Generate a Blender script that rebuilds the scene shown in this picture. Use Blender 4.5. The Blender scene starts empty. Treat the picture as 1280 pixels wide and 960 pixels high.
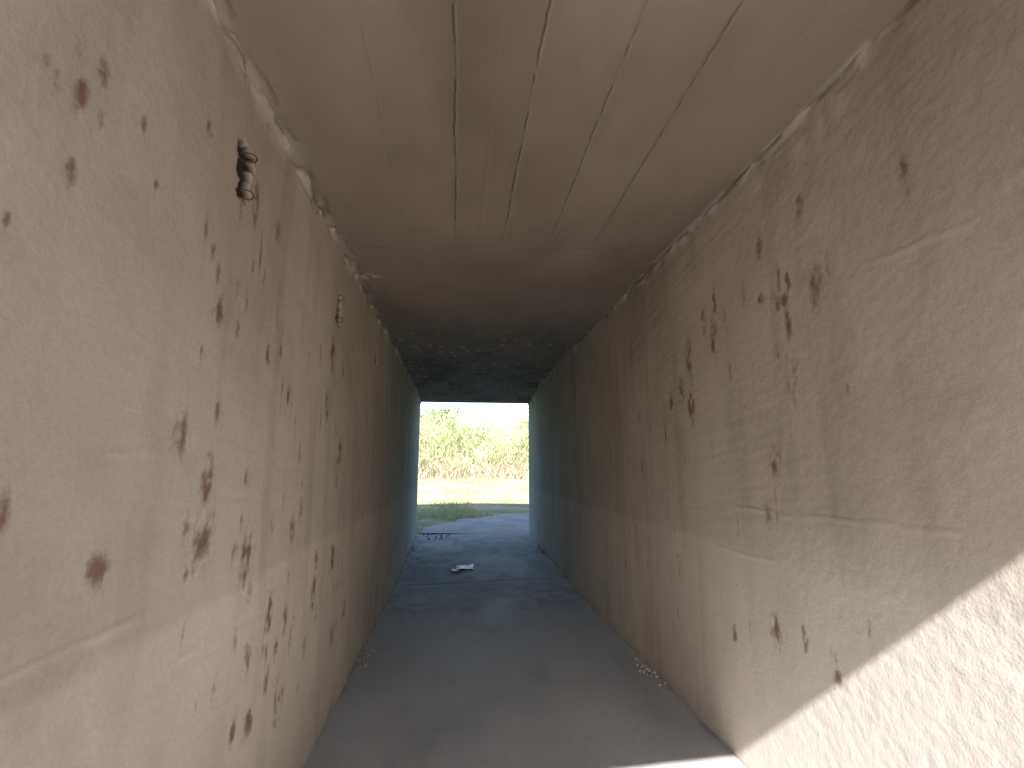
import bpy, math, random
import numpy as np
from mathutils import Vector
random.seed(3); rng=np.random.default_rng(5)
sc=bpy.context.scene
sc.view_settings.view_transform='Standard'; sc.view_settings.look='None'; sc.view_settings.exposure=0
XL,XR=-.8,1.49
Y0,Y1=-.93,10.5
SUN=21.5; SKY=.42

# ---------------------------------------------------------------- helpers
def link(o,parent=None):
    sc.collection.objects.link(o)
    if parent: o.parent=parent
    return o
def empty(n):
    e=bpy.data.objects.new(n,None); return link(e)
def mesh_obj(n,verts,faces,mat=None,parent=None,smooth=False,attrs=None):
    me=bpy.data.meshes.new(n)
    verts=np.asarray(verts,dtype=np.float32); faces=np.asarray(faces,dtype=np.int32)
    me.vertices.add(len(verts)); me.vertices.foreach_set('co',verts.ravel())
    k=faces.shape[1]
    me.loops.add(faces.size); me.loops.foreach_set('vertex_index',faces.ravel())
    me.polygons.add(len(faces))
    me.polygons.foreach_set('loop_start',np.arange(0,faces.size,k,dtype=np.int32))
    me.polygons.foreach_set('loop_total',np.full(len(faces),k,dtype=np.int32))
    me.update(calc_edges=True)
    if smooth: me.polygons.foreach_set('use_smooth',np.ones(len(faces),dtype=bool))
    if attrs:
        for a,v in attrs.items():
            at=me.attributes.new(a,'FLOAT','POINT'); at.data.foreach_set('value',np.asarray(v,dtype=np.float32).ravel())
    if mat: me.materials.append(mat)
    return link(bpy.data.objects.new(n,me),parent)
def grid_faces(nu,nv,flip=False):
    i=np.arange(nu-1)[:,None]*nv+np.arange(nv-1)[None,:]
    i=i.ravel()
    q=np.stack([i,i+nv,i+nv+1,i+1],1)
    return q[:,::-1] if flip else q
_tabs={}
def vn(a,b,seed=0):
    if seed not in _tabs: _tabs[seed]=np.random.default_rng(100+seed).random((256,256))
    T=_tabs[seed]
    ia=np.floor(a).astype(int); ib=np.floor(b).astype(int)
    fa=a-ia; fb=b-ib; fa=fa*fa*(3-2*fa); fb=fb*fb*(3-2*fb)
    g=lambda x,y:T[x%256,y%256]
    return (g(ia,ib)*(1-fa)+g(ia+1,ib)*fa)*(1-fb)+(g(ia,ib+1)*(1-fa)+g(ia+1,ib+1)*fa)*fb
def fbm(a,b,seed=0,o=4):
    s=0;w=.5;
    for k in range(o):
        s=s+w*vn(a*2**k,b*2**k,seed+k); w*=.5
    return s/(1-.5**o)
def sstep(a,b,x):
    t=np.clip((x-a)/(b-a),0,1); return t*t*(3-2*t)
def box(n,x0,x1,y0,y1,z0,z1,mat,parent=None,z0r=None):
    z0r=z0 if z0r is None else z0r
    v=[(x0,y0,z0),(x1,y0,z0r),(x1,y1,z0r),(x0,y1,z0),(x0,y0,z1),(x1,y0,z1),(x1,y1,z1),(x0,y1,z1)]
    f=[(0,3,2,1),(4,5,6,7),(0,1,5,4),(1,2,6,5),(2,3,7,6),(3,0,4,7)]
    return mesh_obj(n,v,f,mat,parent)

class M:
    def __init__(s,name,rough=.9,spec=.3):
        s.m=bpy.data.materials.new(name); s.m.use_nodes=True
        s.t=s.m.node_tree; s.b=s.t.nodes['Principled BSDF']
        s.b.inputs['Roughness'].default_value=rough
        s.b.inputs['Specular IOR Level'].default_value=spec
        s._pos=None
    def diffuse(s):
        out=s.t.nodes['Material Output']; s.t.nodes.remove(s.b)
        s.b=s.t.nodes.new('ShaderNodeBsdfDiffuse'); s.t.links.new(s.b.outputs[0],out.inputs[0]); return s
    def n(s,ty,**k):
        x=s.t.nodes.new(ty)
        for a,v in k.items(): setattr(x,a,v)
        return x
    def l(s,a,b): s.t.links.new(a,b)
    def pos(s):
        if s._pos is None: s._pos=s.n('ShaderNodeTexCoord').outputs['Object']
        return s._pos
    def noise(s,scale,detail=2,rough=.55):
        x=s.n('ShaderNodeTexNoise'); x.inputs['Scale'].default_value=scale; x.inputs['Detail'].default_value=detail
        x.inputs['Roughness'].default_value=rough
        s.l(s.pos(),x.inputs['Vector']); return x.outputs['Fac']
    def rng(s,x,a,b,c=0,d=1,smooth=False):
        r=s.n('ShaderNodeMapRange'); r.inputs[1].default_value=a; r.inputs[2].default_value=b
        r.inputs[3].default_value=c; r.inputs[4].default_value=d
        if smooth: r.interpolation_type='SMOOTHSTEP'
        s.l(x,r.inputs[0]); return r.outputs[0]
    def math(s,op,a,b=None,clamp=False):
        r=s.n('ShaderNodeMath',operation=op); r.use_clamp=clamp
        for i,x in enumerate((a,b)):
            if x is None: continue
            if isinstance(x,(int,float)): r.inputs[i].default_value=x
            else: s.l(x,r.inputs[i])
        return r.outputs[0]
    def mix(s,fac,a,b,mode='MIX'):
        r=s.n('ShaderNodeMix',data_type='RGBA',blend_type=mode)
        for sock,x in ((r.inputs[0],fac),(r.inputs[6],a),(r.inputs[7],b)):
            if isinstance(x,(int,float)): sock.default_value=x
            elif isinstance(x,tuple): sock.default_value=x if len(x)==4 else (*x,1)
            else: s.l(x,sock)
        return r.outputs[2]
    def scale(s,c,f):
        mul=s.n('ShaderNodeVectorMath',operation='SCALE'); s.l(c,mul.inputs[0]); s.l(f,mul.inputs['Scale']); return mul.outputs[0]
    def attr(s,name):
        return s.n('ShaderNodeAttribute',attribute_name=name).outputs['Fac']
    def bump(s,h,strength=.3,dist=.01,prev=None):
        b=s.n('ShaderNodeBump'); b.inputs['Strength'].default_value=strength; b.inputs['Distance'].default_value=dist
        s.l(h,b.inputs['Height'])
        if prev: s.l(prev,b.inputs['Normal'])
        return b.outputs[0]
    def col(s,c):
        i=s.b.inputs[0]
        if isinstance(c,tuple): i.default_value=(*c,1)
        else: s.l(c,i)
    def nor(s,n): s.l(n,s.b.inputs['Normal'])

def wall_mat(name,A,B,cool,bs):
    m=M(name,.9,.2).diffuse()
    fine=m.noise(52,3,.75)
    c=m.mix(m.attr('mottle'),A,B)
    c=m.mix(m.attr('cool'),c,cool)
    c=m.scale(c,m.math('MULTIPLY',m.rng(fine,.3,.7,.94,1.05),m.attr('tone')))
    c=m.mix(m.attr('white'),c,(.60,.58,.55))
    st=m.attr('stain')
    s1=m.rng(m.math('SUBTRACT',m.math('MULTIPLY',st,1.05),fine),-.45,.55,0,1,True)
    s1=m.math('MULTIPLY',s1,m.rng(st,.0,.4,0,.78))
    c=m.mix(s1,c,(.13,.055,.038))
    c=m.mix(m.attr('dark'),c,(.02,.018,.016))
    m.col(c)
    m.nor(m.bump(fine,bs,.006))
    return m.m
MW_L=wall_mat('stucco_concrete_left',(.465,.40,.336),(.40,.34,.285),(.33,.345,.33),.30)
MW_R=wall_mat('stucco_concrete_right',(.455,.393,.334),(.385,.332,.283),(.30,.32,.305),.32)

def ceil_mat():
    m=M('ceiling_concrete',.8,.3).diffuse()
    fine=m.noise(40,3,.7)
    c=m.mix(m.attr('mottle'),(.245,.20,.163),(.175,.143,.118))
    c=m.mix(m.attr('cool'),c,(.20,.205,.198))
    c=m.mix(m.attr('white'),c,(.55,.54,.51))
    c=m.mix(m.attr('dark'),c,(.03,.022,.018))
    c=m.mix(m.rng(fine,.66,.76,0,.3),c,(.12,.08,.06))
    m.col(c); m.nor(m.bump(fine,.4,.005)); return m.m
def floor_mat():
    m=M('floor_concrete',.5,.35)
    fine=m.noise(75,3,.75)
    c=m.mix(m.attr('mottle'),(.42,.418,.41),(.33,.332,.33))
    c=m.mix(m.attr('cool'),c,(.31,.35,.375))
    c=m.mix(m.rng(fine,.48,.72,0,.42),c,(.17,.168,.165))
    c=m.mix(m.attr('dark'),c,(.06,.055,.05))
    c=m.mix(m.attr('white'),c,(.44,.415,.375))
    m.col(c)
    m.l(m.rng(m.attr('mottle'),0,1,.8,.62),m.b.inputs['Roughness'])
    m.nor(m.bump(fine,.7,.005)); return m.m
MC=ceil_mat(); MF=floor_mat()

def simple(name,a,b,scale=5,rough=.9,bs=.3,bd=.01,bscale=40,spec=.3):
    m=M(name,rough,spec)
    m.col(m.mix(m.rng(m.noise(scale,3,.6),.3,.7,smooth=True),a,b))
    m.nor(m.bump(m.noise(bscale,2,.6),bs,bd)); return m.m
MH=simple('headwall_concrete',(.45,.40,.35),(.36,.33,.29),2)
# ---------------------------------------------------------------- section profile
def fl(x,y):
    t=(x-XL)/(XR-XL)
    near=-1.585+.07*t
    s=np.clip((y-6.6)/3.7,0,1)
    return near*(1-s)-1.36*s
def cl(x,y):
    t=(x-XL)/(XR-XL)
    near=1.445+.095*t
    s=np.clip((y-8.6)/1.7,0,1)
    return near*(1-s)+1.335*s

under=empty('pedestrian_underpass')

ST_L="""100 86 12 15,96 76 10 16,102 77 20 25,107 86 18 33,108 76 13 17,93 77 8 12,122 85 15 18,102 60 16 18,129 73 10 10,152 106 18 17,155 77 16 68,160 72 20 30,214 102 30 34,181 66 20 28,169 52 26 37,184 50 22 28,165 63 14 31,214 46 30 33,227 51 30 63,
153 10 34 45,174 19 22 36,243 34 33 37,171 -4 36 55,202 -4 25 24,172 -22 58 58,162 -18 23 47,126 -23 34 28,208 -32 50 66,197 -30 25 28,213 -48 28 24,233 -24 29 41,164 -32 13 28,238 -61 32 62,192 -74 18 27,205 -63 21 35,218 -72 36 43,209 -95 29 35,223 -99 36 37,240 -91 30 41,256 -106 40 66,262 -105 28 37,259 -71 28 37,304 -69 40 53,306 -52 40 36,352 9 50 64,347 -8 50 42,100 -8 13 28,91 43 8 13,271 -23 32 32,260 -29 30 38,292 -94 38 42,250 -80 28 36,346 -59 55 66,358 -107 60 52,311 40 46 71,391 -101 64 70,190 103 28 60,315 71 50 68"""
ST_R="""185 77 38 61,220 109 28 36,207 76 42 24,222 83 28 26,204 66 20 54,205 42 44 70,213 55 20 24,280 89 27 49,266 97 24 57,270 76 40 80,303 71 46 90,315 50 48 64,303 39 38 61,223 3 43 52,232 -22 24 30,334 -65 40 42,232 -74 38 50,212 -72 16 33,195 -79 28 49,270 -88 24 33,139 99 20 46,190 115 26 29,128 85 10 15,333 46 36 45,202 84 16 29"""
def parse(s): return [tuple(float(v) for v in q.split()) for q in s.replace('\n','').split(',') if q.strip()]
POCK=[(1.70,1.86,.965,1.175),(3.18,3.34,.93,1.14),(4.78,4.9,.97,1.11)]
def make_wall(side):
    ys=np.concatenate([np.arange(Y0,.58,.03),np.arange(.6,4.99,.0115),np.arange(5.01,Y1-.01,.03),[Y1]])
    nt=300; ts=np.linspace(0,1,nt)
    Y,T=np.meshgrid(ys,ts,indexing='ij')
    x0=XL if side=='L' else XR
    Z=fl(x0,Y)*(1-T)+cl(x0,Y)*T
    X=np.full_like(Y,x0)
    sg=1 if side=='L' else -1
    sd=0 if side=='L' else 40
    stain=np.zeros_like(Y)
    kb=.42 if side=='L' else .58
    blobs=[(a/100,b/100,c/1000*.72,d/1000*.95,kb+.42*((i*7)%5)/4) for i,(a,b,c,d) in enumerate(parse(ST_L if side=='L' else ST_R))]
    r=random.Random(sd+1)
    for _ in range(200 if side=='L' else 75):
        yy=r.uniform(1.5,8.5); zz=r.uniform(-1.35,.9) if side=='L' else r.uniform(-1,1.1)
        blobs.append((yy,zz,r.uniform(.004,.009)*(1+yy*.15),r.uniform(.015,.07),r.uniform(.3,.5)))
    for a,b,c,d,k in blobs:
        m=(abs(Y-a)<c*3.6+.03)&(abs(Z-b)<d*4+.03)
        y=Y[m];z=Z[m]
        wob=(fbm(y*38,z*22,9,3)-.5)*3.2
        dz=(z-b)/d; dz=np.where(dz<0,dz*.75,dz)
        q=((y-a)/c)**2+dz**2
        g=np.exp(-q*.5)*np.clip(.7+wob,0,1.6)*k + .2*np.exp(-q*.18)
        stain[m]=np.maximum(stain[m],g)
    stain=np.clip(stain,0,1)
    disp=(fbm(Y*1.3,Z*1.3,3+sd)-.5)*(.024 if side=='L' else .008)+(fbm(Y*7,Z*7,11+sd)-.5)*(.005 if side=='L' else .002)
    disp+=(vn(Y*3+Z,Z*42+Y*5,15+sd)-.5)*.0014*sstep(.4,.8,vn(Y*1.2,Z*1.2,16+sd))
    if side=='R':
        disp+=(fbm(Y*34,Z*34,17,3)-.5)*.0028*(1-sstep(1.8,3.2,Y))
    tone=1+(fbm(Y*.8,Z*.8,21+sd)-.5)*.28
    tone*=1-.10*(1-sstep(1.0,2.6,Y))
    tone*=1+.10*sstep(2.2,4.0,Y)  # wall colour darker near, lighter deeper, to even out the light falloff
    mottle=np.clip((fbm(Y*1.1,Z*.9,23+sd,5)-.5)*2.6+.5,0,1)
    streak=sstep(.5,.8,fbm(Y*8,Z*.7,25+sd))
    tone*=1-.12*streak
    tone*=1-.06*sstep(.55,.75,fbm(Y*5,Z*5,28+sd))
    def ridge(ya,za,yb,zb,h=.005,w=.005):
        t=np.clip((Y-ya)/(yb-ya),0,1); zc=za+(zb-za)*t+(vn(Y*6,Y*0,31)-.5)*.02
        ends=sstep(ya-.02,ya+.05,Y)*(1-sstep(yb-.05,yb+.02,Y))
        return h*np.exp(-((Z-zc)/w)**2)*ends
    if side=='L':
        R=[(.85,-.38,1.49,-.385),(1.2,-.40,1.42,-.385),(1.22,.02,1.45,.03),(1.62,-.56,1.8,-.57)]
    else:
        R=[(1.36,-.20,2.08,-.21),(2.15,-.22,2.65,-.21),(2.28,-.44,2.8,-.46),(1.2,.70,1.62,.74)]
    rid=np.zeros_like(Y)
    for q in R: rid+=ridge(*q)
    disp+=rid*.8
    white=np.clip(rid/.006,0,1)*.2
    band_z=-.44+(vn(Y*1.5,Y*0,33)-.5)*.03
    tone*=1+.14*(1-sstep(-.025,.025,Z-band_z))  # wall tone paler below this height
    if side=='R':
        white=np.maximum(white,.42*(1-sstep(1.7,3.0,Y+.35*Z+(fbm(Y*3,Z*3,37)-.5)*.5))*(1-sstep(-.5,-.1,Z)))  # whiteness of the sunlit wedge painted into the wall colour
    dc=cl(x0,Y)-Z
    mo=sstep(.35,.65,fbm(Y*8,Z*10,44+sd))
    wid=.022+.035*vn(Y*5,Y*0,46+sd)
    mort=np.exp(-(dc/wid)**2)*mo
    disp+=mort*(.024 if side=='L' else .014)
    white=np.maximum(white,mort*.28)
    if side=='R':
        for a,b,c,d in [(1.62,1.42,.05,.06),(1.75,1.40,.04,.08),(1.87,1.40,.05,.05),(1.5,1.45,.05,.04),(2.2,1.42,.06,.05)]:
            white=np.maximum(white,.40*np.exp(-((Y-a)/c)**2-((Z-b)/d)**2)*sstep(.3,.6,fbm(Y*14,Z*9,50)))
    dz=Z-fl(x0,Y)
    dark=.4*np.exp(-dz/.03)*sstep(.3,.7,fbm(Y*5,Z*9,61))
    dark=np.maximum(dark,.6*np.exp(-((dc-.012)/.010)**2)*sstep(.35,.6,vn(Y*9,Y*0,64+sd)))
    dark=np.maximum(dark,.35*np.exp(-((dc-wid*1.2)/.008)**2)*sstep(.4,.6,vn(Y*15,Y*0,67+sd)))
    if side=='L':
        for i,(a,b,c,d) in enumerate(POCK):
            w=(fbm(Y*40,Z*40,63,2)-.5)*.05
            ym=(a+b)/2
            ins=(Y+w>a)&(Y+w<b)&(Z+w*.7>c)&(Z+w*.7<d)&(abs(Y-ym+w)<.075-.045*(d-Z)/(d-c)) if i==0 else (Y+w>a)&(Y+w<b)&(Z+w*.7>c)&(Z+w*.7<d)&(abs(Y-ym+w)<.03+.04*(d-Z)/(d-c))
            disp[ins]=-.03
            dark[ins]=.93  # shade inside the recess painted in as near-black
            run=np.exp(-((Y-(a+b)/2)/.025)**2)*sstep(c-.22,c,Z)*(Z<c+.01)
            stain=np.maximum(stain,run*.5)
    cool=sstep(4.3,8.8,Y+(fbm(Y*2,Z*2,71)-.5)*1.2)  # dim bluish light of the far end put into the wall colour
    lime=sstep(6.3,7.5,Y)*sstep(.6,.8,fbm(Y*5,Z*.9,73+sd)); white=np.maximum(white,lime*.22)
    X=X+sg*disp
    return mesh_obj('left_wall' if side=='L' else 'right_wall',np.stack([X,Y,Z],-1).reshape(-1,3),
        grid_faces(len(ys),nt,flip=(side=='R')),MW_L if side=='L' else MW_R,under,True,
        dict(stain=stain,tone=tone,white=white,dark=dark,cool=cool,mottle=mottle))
make_wall('L'); make_wall('R')

JX=[(-.355,.2),(-.04,1),(.115,.25),(.27,1),(.59,.8),(.91,.8),(1.2,.15)]
def make_ceiling():
    ys=np.concatenate([np.arange(Y0,1.18,.04),np.arange(1.2,3.59,.012),np.arange(3.61,Y1-.01,.03),[Y1]])
    xs=np.linspace(XL-.02,XR+.02,190)
    xs=np.unique(np.concatenate([xs]+[np.arange(x0-.02,x0+.026,.0022) for x0,_ in JX]))
    Y,X=np.meshgrid(ys,xs,indexing='ij')
    dark=np.zeros_like(Y); white=np.zeros_like(Y)
    cool=sstep(3.4,7.2,Y+(fbm(Y*2,X*2,171)-.5)*1.0)  # cool far-end light tinted into the ceiling colour
    mottle=np.clip((fbm(Y*1.0,X*1.6,173,5)-.5)*2.8+.5,0,1)
    board=vn(np.floor((X+.04)/.31)*3.3+.5,Y*0+.5,175)
    mottle=np.clip(mottle*.8+(board-.5)*.35*(1-sstep(2.6,3.3,Y))+.1,0,1)
    Z=cl(X,Y); disp=(fbm(X*1.5,Y*1.5,80)-.5)*.012
    for i,(x0,s) in enumerate(JX):
        xc=x0+(vn(Y*3,Y*0,81+i)-.5)*.008
        xc=xc+(vn(Y*34,Y*0,86+i)-.5)*.005
        rough=sstep(.25,.55,vn(Y*26,Y*0+i*3.3,90))*.65+.35
        fade=1-sstep(3.0,3.25,Y)
        g=np.exp(-((X-xc)/.0034)**2)*rough*s*fade
        dark=np.maximum(dark,g*.75); disp+=g*.004
        g3=np.exp(-((X-xc)/.014)**2)*s*fade; dark=np.maximum(dark,g3*.14)
        white=np.maximum(white,np.exp(-((X-xc-.010)/.004)**2)*rough*s*fade*.12)
    yj=3.22+(vn(X*4,X*0,95)-.5)*.03
    dark=np.maximum(dark,np.exp(-((Y-yj)/.010)**2)*.3*sstep(.3,.7,vn(X*9,Y*0,94)))
    far=sstep(5.0,5.9,Y)*(1-sstep(9.6,10,Y))
    jx=vn(np.floor(X*6.5)*2.3,np.floor(Y*3.4)*2.9,107)*.5-.25
    on=sstep(.5,.7,vn(np.floor(X*6.5)*1.7,np.floor(Y*3.4)*1.3,97))
    dm=np.exp(-((((X*6.5)%1)-.5+jx)/.17)**2-((((Y*3.4)%1)-.5-jx)/.16)**2)*on
    disp-=far*dm*.012; white=np.maximum(white,far*dm*.55)
    mo=sstep(.3,.65,fbm(Y*8,X*10,98)); wid=.02+.035*vn(Y*5,Y*0,103)
    m=np.exp(-((X-XL)/wid)**2)*mo; disp-=m*.02; white=np.maximum(white,m*.25)
    m=np.exp(-((X-XL-wid*1.3)/.008)**2)*sstep(.4,.6,vn(Y*13,Y*0,104)); dark=np.maximum(dark,m*.4)
    m=np.exp(-((X-XL-.1)/.07)**2-((Y-3.75)/.05)**2)*sstep(.45,.6,fbm(Y*20,X*20,99)); white=np.maximum(white,m*.8)
    m=np.exp(-((X-XR)/.012)**2)*sstep(.3,.6,fbm(Y*4,X*4,100)); dark=np.maximum(dark,m*.8)
    m=np.exp(-((X-XR+.015)/.015)**2)*sstep(.4,.6,fbm(Y*8,X*4,101)); white=np.maximum(white,m*.3)
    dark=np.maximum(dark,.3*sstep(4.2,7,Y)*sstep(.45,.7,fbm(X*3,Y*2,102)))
    dark=np.maximum(dark,.14*sstep(.5,.75,fbm(X*2.5,Y*1.2,106)))
    Z=Z+disp
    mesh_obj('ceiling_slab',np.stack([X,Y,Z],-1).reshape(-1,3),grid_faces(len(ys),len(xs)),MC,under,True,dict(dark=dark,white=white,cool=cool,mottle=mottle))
def make_floor():
    ys=np.concatenate([np.arange(Y0,Y1-.01,.022),[Y1]]); xs=np.linspace(XL-.02,XR+.02,200)
    Y,X=np.meshgrid(ys,xs,indexing='ij')
    dark=np.zeros_like(Y); white=np.zeros_like(Y)
    Z=fl(X,Y)+(fbm(X*2,Y*2,110)-.5)*.008
    for yj,s in ((7.02,1),(8.55,.5),(5.1,.1)):
        yc=yj+(vn(X*3,X*0,111)-.5)*.05
        g=np.exp(-((Y-yc)/.018)**2)*s; dark=np.maximum(dark,g*.7); Z=Z-g*.006
    dark=np.maximum(dark,.3*sstep(5.2,6.0,Y)*(1-sstep(6.8,7.0,Y))*sstep(.35,.6,fbm(X*7,Y*7,112)))
    dark=np.maximum(dark,.28*sstep(7,7.1,Y)*sstep(.4,.6,fbm(X*6,Y*4,115)))
    dark=np.maximum(dark,.16*sstep(.5,.75,fbm(X*3,Y*1.5,119)))
    edge=np.minimum(X-XL,XR-X)
    white=np.maximum(white,.6*np.exp(-(edge/.10)**2)*sstep(.3,.6,fbm(X*6,Y*3,113)))
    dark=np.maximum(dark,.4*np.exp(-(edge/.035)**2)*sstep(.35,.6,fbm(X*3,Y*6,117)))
    mottle=np.clip((fbm(X*2.2,Y*1.2,116,5)-.5)*2.4+.5,0,1)
    cool=sstep(3.6,7.6,Y)*.85  # bluish sheen from the far opening tinted into the floor colour
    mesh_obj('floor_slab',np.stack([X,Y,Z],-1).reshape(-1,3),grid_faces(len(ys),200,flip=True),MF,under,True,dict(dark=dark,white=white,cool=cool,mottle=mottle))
make_ceiling(); make_floor()

# headwalls, shell and parapet
PT=3.05
for nm,ya,yb,YY in (('entrance_headwall',Y0-.002,Y0+.33,Y0),('exit_headwall',Y1-.33,Y1+.002,Y1)):
    zl=float(cl(XL,YY)); zr=float(cl(XR,YY))
    box(nm+'_left_pier',-6,XL-.03,ya,yb,-2,PT,MH,under)
    box(nm+'_right_pier',XR+.03,7,ya,yb,-2,PT,MH,under)
    box(nm+'_lintel',XL-.03,XR+.03,ya,yb,zl+.02,PT,MH,under,z0r=zr+.02)
    box(nm+'_coping',-6.1,7.1,ya-.06,yb+.06,PT,PT+.12,MH,under)
for n,x0,x1,z0,z1 in (('shell_left',XL-.33,XL-.08,-1.9,1.85),('shell_right',XR+.08,XR+.33,-1.9,1.85)):
    box(n,x0,x1,Y0+.33,Y1-.33,z0,z1,MH,under)
box('shell_roof',XL-.33,XR+.33,Y0+.33,Y1-.33,1.85,2.1,MH,under)

MI=simple('rusty_steel',(.10,.05,.035),(.04,.03,.028),60,.7,.4,.002,200)
def tube(n,pts,r,mat,parent):
    cu=bpy.data.curves.new(n,'CURVE'); cu.dimensions='3D'; cu.bevel_depth=r; cu.bevel_resolution=3
    sp=cu.splines.new('NURBS'); sp.points.add(len(pts)-1); sp.use_endpoint_u=True; sp.order_u=3
    for p,q in zip(sp.points,pts): p.co=(*q,1)
    cu.materials.append(mat)
    return link(bpy.data.objects.new(n,cu),parent)
for i,(a,b,c,d) in enumerate(POCK[:2]):
    ym=(a+b)/2+.01
    for j,zz in enumerate((d-.03,c+.03)):
        s=.022
        tube('lifting_loop_%d_%d'%(i,j),[(XL-.03,ym,zz-s*.6),(XL+.0,ym+.005,zz-s),(XL+.018,ym+.012,zz-s*.8),(XL+.026,ym+.02,zz),(XL+.018,ym+.02,zz+s*.8),(XL,ym+.01,zz+s),(XL-.03,ym,zz+s*.6)],.0024,MI,under)

# ---------------------------------------------------------------- ground
def gz(x,y):
    x=np.asarray(x,float); y=np.asarray(y,float)
    s=np.clip((y-7)/3.3,0,1); a=-1.66*(1-s)+-1.41*s
    t=np.clip((y-10.5)/18,0,1); b=-1.41+.86*t
    z=np.where(y<=10.5,a,b)
    z=z+np.where(y>12,(fbm(x*.3,y*.3,130)-.5)*.12,0)
    return z
ys=np.concatenate([np.linspace(-600,-30,12),np.linspace(-28,6,14),np.arange(7,40,.35),np.linspace(42,90,12),np.linspace(120,900,8)])
xs=np.concatenate([np.linspace(-600,-40,9),np.linspace(-36,-14,8),np.arange(-12,14,.4),np.linspace(16,40,8),np.linspace(60,600,8)])
Yg,Xg=np.meshgrid(ys,xs,indexing='ij')
Zg=gz(Xg,Yg)
m=M('meadow_ground',.95,.1)
gn=m.rng(m.noise(.9,4,.7),.38,.62,smooth=True)
green=m.mix(gn,(.20,.24,.12),(.36,.32,.22))
dry=(.37,.315,.25)
sx=m.n('ShaderNodeSeparateXYZ'); m.l(m.pos(),sx.inputs[0])
c=m.mix(m.rng(sx.outputs[1],4,8),dry,green)
nn=m.noise(20,3,.7)
c=m.mix(m.rng(nn,.5,.7,0,.4),c,(.24,.20,.13))
m.col(c); m.nor(m.bump(nn,.7,.04)); 
mesh_obj('ground',np.stack([Xg,Yg,Zg],-1).reshape(-1,3),grid_faces(len(ys),len(xs),flip=True),m.m,None,True)

MP=simple('path_concrete',(.36,.36,.35),(.27,.27,.265),1.5,.8,.3,.006,60)
MPa=simple('apron_concrete',(.45,.40,.34),(.38,.335,.285),1.5,.8,.3,.006,60)
def ribbon(n,cen,w,mat,lift,parent=None,rag=0):
    cen=np.array(cen,float); k=np.arange(len(cen)); NK=120; kk=np.linspace(0,len(cen)-1,NK)
    cx=np.interp(kk,k,cen[:,0]); cy=np.interp(kk,k,cen[:,1])
    for _ in range(20):
        cx[1:-1]=(cx[:-2]+cx[1:-1]*2+cx[2:])/4; cy[1:-1]=(cy[:-2]+cy[1:-1]*2+cy[2:])/4
    dx=np.gradient(cx); dy=np.gradient(cy); L=np.hypot(dx,dy); nx,ny=dy/L,-dx/L
    V=[];nv=9
    for i in range(NK):
        e0=(vn(np.array(i*.5),np.array(1.),190)-.5)*rag*min(1,i/12); e1=(vn(np.array(i*.5),np.array(7.),191)-.5)*rag*min(1,i/12)
        for j in range(nv):
            s=(j/(nv-1)-.5)*w+(e0 if j==0 else e1 if j==nv-1 else 0); V.append((cx[i]+nx[i]*s,cy[i]+ny[i]*s))
    V=np.array(V); z=gz(V[:,0],V[:,1])+lift
    return mesh_obj(n,np.column_stack([V,z]),grid_faces(NK,nv,flip=True),mat,parent,True)
PC=[(.345,10.52),(.42,10.9),(.8,11.5),(1.6,12.05),(2.8,12.5),(5,12.9),(9,13.3),(14,13.6),(25,14)]
ribbon('path',PC,2.3,MP,.05,None,.25)
ribbon('path',[(.345,-30),(.345,-22),(.345,-14),(.345,-8),(.345,-4),(.345,Y0)],3.4,MPa,.06)

m2=M('embankment_grass',.95,.1)
m2.col(m2.mix(m2.rng(m2.noise(.8,4,.6),.35,.65,smooth=True),(.14,.16,.06),(.30,.25,.15)))
m2.nor(m2.bump(m2.noise(9,3,.7),.9,.08))
ya,yb=Y0+.2,Y1-.2; TT=PT-.1
V=[(-16,ya,-1.7),(-6,ya,TT),(7,ya,TT),(17,ya,-1.7),(-16,yb,-1.7),(-6,yb,TT),(7,yb,TT),(17,yb,-1.7),(-5.9,ya,-1.7),(6.9,ya,-1.7),(-5.9,yb,-1.7),(6.9,yb,-1.7)]
me=bpy.data.meshes.new('embankment')
me.from_pydata(V,[],[(0,4,5,1),(1,5,6,2),(2,6,7,3),(0,1,8),(2,3,9),(4,10,5),(7,6,11)]); me.materials.append(m2.m)
link(bpy.data.objects.new('embankment',me))

# ---------------------------------------------------------------- vegetation
def leaf_mat(name,ramp,rough=.6,trans=.35):
    m=M(name,rough,.15)
    r=m.n('ShaderNodeValToRGB'); els=r.color_ramp.elements
    els[0].position=ramp[0][0]; els[0].color=(*ramp[0][1],1)
    els[1].position=ramp[-1][0]; els[1].color=(*ramp[-1][1],1)
    for p,c in ramp[1:-1]:
        e=els.new(p); e.color=(*c,1)
    m.l(m.attr('shade'),r.inputs[0]); m.l(r.outputs[0],m.b.inputs['Base Color'])
    tr=m.n('ShaderNodeBsdfTranslucent'); m.l(r.outputs[0],tr.inputs[0])
    mx=m.n('ShaderNodeMixShader'); mx.inputs[0].default_value=trans
    m.l(m.b.outputs[0],mx.inputs[1]); m.l(tr.outputs[0],mx.inputs[2])
    m.l(mx.outputs[0],m.t.nodes['Material Output'].inputs[0])
    return m.m
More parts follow.
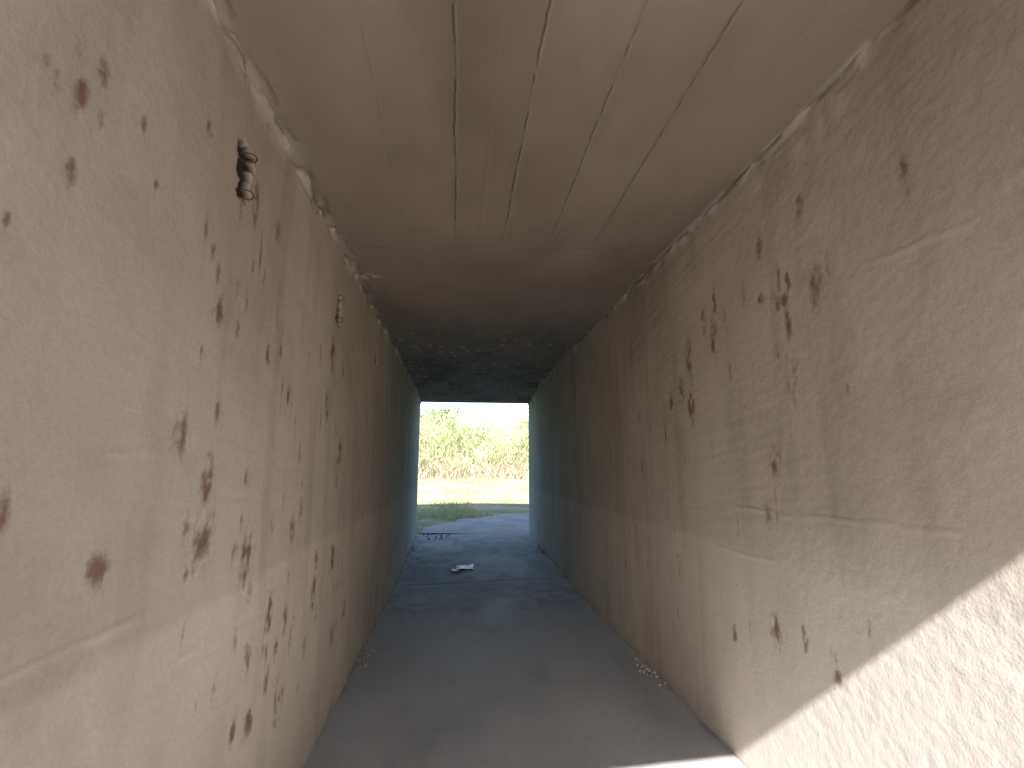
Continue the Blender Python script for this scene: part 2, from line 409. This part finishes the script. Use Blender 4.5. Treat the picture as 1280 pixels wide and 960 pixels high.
def blades(n,bx,by,bz,h,w,lean,shade,mat,segs=4,droop=1.0):
    N=len(bx); az=rng.random(N)*2*math.pi; fa=rng.random(N)*math.pi
    V=np.zeros((N,segs+1,2,3)); 
    for k in range(segs+1):
        t=k/segs
        off=lean*h*(t**2)
        x=bx+np.cos(az)*off; y=by+np.sin(az)*off; z=bz+h*t*(1-.25*droop*lean*t)
        ww=w*(1-t)**.7*.5+.0008
        V[:,k,0]=np.stack([x-np.cos(fa)*ww,y-np.sin(fa)*ww,z],-1)
        V[:,k,1]=np.stack([x+np.cos(fa)*ww,y+np.sin(fa)*ww,z],-1)
    base=np.arange(N)[:,None]*(segs+1)*2+np.arange(segs)[None,:]*2
    b=base.ravel(); F=np.stack([b,b+1,b+3,b+2],1)
    sh=np.repeat(shade,(segs+1)*2)
    return mesh_obj(n,V.reshape(-1,3),F,mat,None,False,dict(shade=sh))
N=90000
gy=10.6+rng.random(N)**1.1*17; gx=(rng.random(N)-.5)*(6+gy*.9)+.8
P=np.array(PC); dd=np.full(N,9.)
for i in range(len(P)-1):
    for t in np.linspace(0,1,6):
        q=P[i]*(1-t)+P[i+1]*t; dd=np.minimum(dd,np.hypot(gx-q[0],gy-q[1]))
keep=dd>1.05+.3*rng.random(N); gx=gx[keep];gy=gy[keep]
dens=fbm(gx*.9,gy*.5,140); k=rng.random(len(gx))<sstep(.40,.60,dens)*.9+.04; gx=gx[k];gy=gy[k];dens=dens[k]
hh=(.03+.13*rng.random(len(gx)))*(.4+dens*1.5)
GM=leaf_mat('grass_blades',[(0,(.21,.30,.12)),(.4,(.32,.40,.18)),(.7,(.43,.43,.25)),(1,(.52,.46,.33))])  # paled ramp: hazy outdoor glare put into the blade colours
blades('grass',gx,gy,gz(gx,gy)-.01,hh,.012+.006*rng.random(len(gx)),.3+.6*rng.random(len(gx)),np.clip(rng.random(len(gx))*.5+fbm(gx*.4,gy*.5,150)*1.1-.2,0,1),GM,3)
# reed thicket
bx=[];by=[];hh=[];sh=[];LP=[];LS=[]
r=np.random.default_rng(9)
for c in range(560):
    cx=r.uniform(-20,24); cy=27.0+r.random()**1.3*8
    n=r.integers(55,100); rad=r.uniform(.3,1.0)
    a=r.random(n)*6.28; q=np.sqrt(r.random(n))*rad
    bx.append(cx+np.cos(a)*q); by.append(cy+np.sin(a)*q)
    H=r.uniform(2.2,5.1)*(.50+.50*min(1,(cy-27)/3.5)); hh.append(H*r.uniform(.35,1.08,n)); s0=r.uniform(.0,.65)
    sh.append(np.clip(s0+r.uniform(-.15,.45,n),0,1))
    for j in range(int(3+H*2)):
        nn_=20; zc=H*r.uniform(.12,.88)
        cc=np.array([cx+r.normal(0,rad*.6),cy+r.normal(0,rad*.6),float(gz(cx,cy))+zc])
        LP.append(cc+r.normal(0,1,(nn_,3))*np.array([.17,.17,.22])); LS.append(np.clip(s0+r.uniform(0,.4)+r.uniform(-.15,.15,nn_),0,1))
bx=np.concatenate(bx);by=np.concatenate(by);hh=np.concatenate(hh);sh=np.concatenate(sh)
RM=leaf_mat('reed_leaves',[(0,(.23,.28,.13)),(.35,(.37,.41,.21)),(.7,(.51,.49,.31)),(1,(.60,.55,.41))],.6,.35)  # haze over the thicket is painted in by lightening these colours
reeds=blades('tall_reeds',bx,by,gz(bx,by)-.05,hh,.03+.04*rng.random(len(bx)),.1+.75*rng.random(len(bx))**1.3,sh,RM,4)
P_=np.concatenate(LP);S_=np.concatenate(LS);n=len(P_)
a=r.normal(size=(n,3))*np.array([.8,.8,1.2]);a/=np.linalg.norm(a,axis=1)[:,None];b=np.cross(a,r.normal(size=(n,3)));b/=np.linalg.norm(b,axis=1)[:,None]
s=(.09+.11*r.random(n))[:,None]
V=np.stack([P_-a*s,P_+b*s*.18,P_+a*s,P_-b*s*.18],1).reshape(-1,3)
mesh_obj('leaf_sprays',V,np.arange(n*4).reshape(-1,4),RM,reeds,False,dict(shade=np.repeat(S_,4)))
N=22000
bx=r.uniform(-20,24,N); by=25.6+r.random(N)*3.4; dn=fbm(bx*.6,by*.6,160)
h2=(.15+1.4*r.random(N))*(.2+dn*1.3)
DM=leaf_mat('dry_undergrowth',[(0,(.28,.23,.17)),(.5,(.45,.37,.28)),(1,(.57,.49,.38))],.7,.2)
blades('dry_undergrowth',bx,by,gz(bx,by)-.02,h2,.02+.03*r.random(N),.4+1.1*r.random(N),r.random(N),DM,3)

bark=simple('bark',(.14,.10,.07),(.08,.06,.045),8)
LM=leaf_mat('tree_leaves',[(0,(.12,.15,.09)),(.5,(.18,.21,.13)),(1,(.28,.30,.19))],.6,.25)
def tree(x,y,H,seed):
    r=np.random.default_rng(seed); z0=float(gz(x,y)); e=empty('deciduous_tree'); 
    def limb(n,p,q,ra,rb):
        p=np.array(p);q=np.array(q);d=(q-p);d=d/np.linalg.norm(d);u=np.cross(d,[.3,.2,1.]);u/=np.linalg.norm(u);v=np.cross(d,u)
        V=[];S=7
        for k in range(S):
            t=k/(S-1);c=p+(q-p)*t+u*math.sin(t*3)*.12;rr=ra+(rb-ra)*t
            for a in np.arange(8)*math.pi/4: V.append(c+(u*math.cos(a)+v*math.sin(a))*rr)
        F=[(k*8+a,k*8+(a+1)%8,(k+1)*8+(a+1)%8,(k+1)*8+a) for k in range(S-1) for a in range(8)]
        mesh_obj(n,V,F,bark,e,True)
    limb('trunk',(x,y,z0-.1),(x+.2,y,z0+H*.6),H*.03,H*.012)
    P=[];S=[]
    for k in range(9):
        a=k*2.4; tz=z0+H*(.35+.05*k); q=(x+math.cos(a)*H*.28*(1-k*.05),y+math.sin(a)*H*.28,tz+H*.18)
        limb('branch_%d'%k,(x+.1,y,tz-.3),q,H*.011,H*.004)
        for j in range(5):
            cc=np.array(q)+r.normal(0,H*.07,3); n=200
            P.append(cc+r.normal(0,H*.05,(n,3))); S.append(np.clip(r.uniform(.1,.8)+r.uniform(-.2,.2,n),0,1))
    P=np.concatenate(P);S=np.concatenate(S);n=len(P)
    a=r.normal(size=(n,3));a/=np.linalg.norm(a,axis=1)[:,None];b=np.cross(a,r.normal(size=(n,3)));b/=np.linalg.norm(b,axis=1)[:,None]
    s=(.09+.07*r.random(n))[:,None]*1.4
    V=np.stack([P-a*s,P+b*s*.5,P+a*s,P-b*s*.5],1).reshape(-1,3)
    mesh_obj('foliage',V,np.arange(n*4).reshape(-1,4),LM,e,False,dict(shade=np.repeat(S,4)))
for i,(x,y,H) in enumerate([(-3.0,80,9.2),(-9,82,9.4),(-15,76,9),(22,88,9)]): tree(x,y,H,i+20)

# ---------------------------------------------------------------- litter, rubble
def crumple(n,x,y,z,w,d,h,mat,seed,N=18):
    u=np.linspace(-.5,.5,N); U,Vv=np.meshgrid(u,u,indexing='ij')
    k=fbm(U*5+seed,Vv*5+3,170+seed,3)
    edge=1+.6*(vn(U*4+7,Vv*4,180+seed)-.5)
    return mesh_obj(n,np.stack([x+U*w*edge,y+Vv*d*edge,z+.004+k*h],-1).reshape(-1,3),grid_faces(N,N,flip=True),mat)
MPp=simple('crumpled_paper',(.9,.89,.87),(.85,.8,.77),14,.35,.3,.01,40,.6)
MPr=simple('red_wrapper',(.5,.16,.13),(.6,.3,.26),14,.4)
crumple('paper_litter',.13,7.75,float(fl(.13,7.75)),.22,.26,.028,MPp,1)
crumple('paper_litter',-.01,7.62,float(fl(.0,7.62)),.08,.16,.02,MPp,2)
crumple('snack_wrapper',.03,7.74,float(fl(.0,7.74)),.05,.10,.03,MPr,4)
def rubble(n,spots,mat):
    V=[];F=[]
    r=np.random.default_rng(77)
    for (x,y,sx,sy,cnt,smin,smax) in spots:
        for _ in range(cnt):
            cx=np.clip(x+r.normal(0,sx),XL+.01,XR-.01); cy=y+r.normal(0,sy); s=r.uniform(smin,smax); cz=float(fl(cx,cy))+s*.4
            o=np.array([(1,0,0),(-1,0,0),(0,1,0),(0,-1,0),(0,0,1),(0,0,-1)])*r.uniform(.5,1.1,(6,1))*s+r.normal(0,s*.15,(6,3))
            b=len(V); V+=list(o+np.array([cx,cy,cz]))
            F+=[(b+i,b+j,b+k) for i,j,k in ((0,2,4),(2,1,4),(1,3,4),(3,0,4),(2,0,5),(1,2,5),(3,1,5),(0,3,5))]
    return mesh_obj(n,V,F,mat)
MRb=simple('mortar_rubble',(.50,.45,.39),(.34,.30,.26),20)
rubble('gravel',[(XR-.03,3.95,.03,.1,60,.005,.02),(XR-.03,8.6,.03,.3,60,.006,.025),(XL+.04,8.8,.05,.5,50,.006,.025),(XL+.03,4.6,.03,.2,50,.004,.016),(XL+.02,3.2,.015,.8,70,.003,.008),(XR-.02,4.5,.015,1.2,90,.003,.008),(.3,6,.5,1.8,60,.002,.006),(-.45,10.2,.15,.2,30,.01,.03)],MRb)

# ---------------------------------------------------------------- light
d=Vector((.22,1,-.818)).normalized()
L=bpy.data.lights.new('sun','SUN'); L.energy=SUN; L.angle=math.radians(.53); L.color=(1,.97,.93)
lo=link(bpy.data.objects.new('sun',L)); lo.rotation_euler=d.to_track_quat('-Z','Y').to_euler(); lo.location=(-3,-12,12)
w=bpy.data.worlds.new('World'); sc.world=w; w.use_nodes=True
nt=w.node_tree; bg=nt.nodes['Background']; sky=nt.nodes.new('ShaderNodeTexSky'); sky.sky_type='NISHITA'; sky.sun_disc=False
sky.sun_elevation=math.radians(38.6); sky.sun_rotation=math.atan2(-.22,-1)
nt.links.new(sky.outputs[0],bg.inputs[0]); bg.inputs[1].default_value=SKY

cam=bpy.data.cameras.new('camera'); cam.sensor_width=36; cam.lens=17.44; cam.clip_start=.02; cam.clip_end=3000
co=link(bpy.data.objects.new('camera',cam)); co.rotation_euler=(math.radians(90+9.43),0,math.radians(-6.17))
sc.camera=co
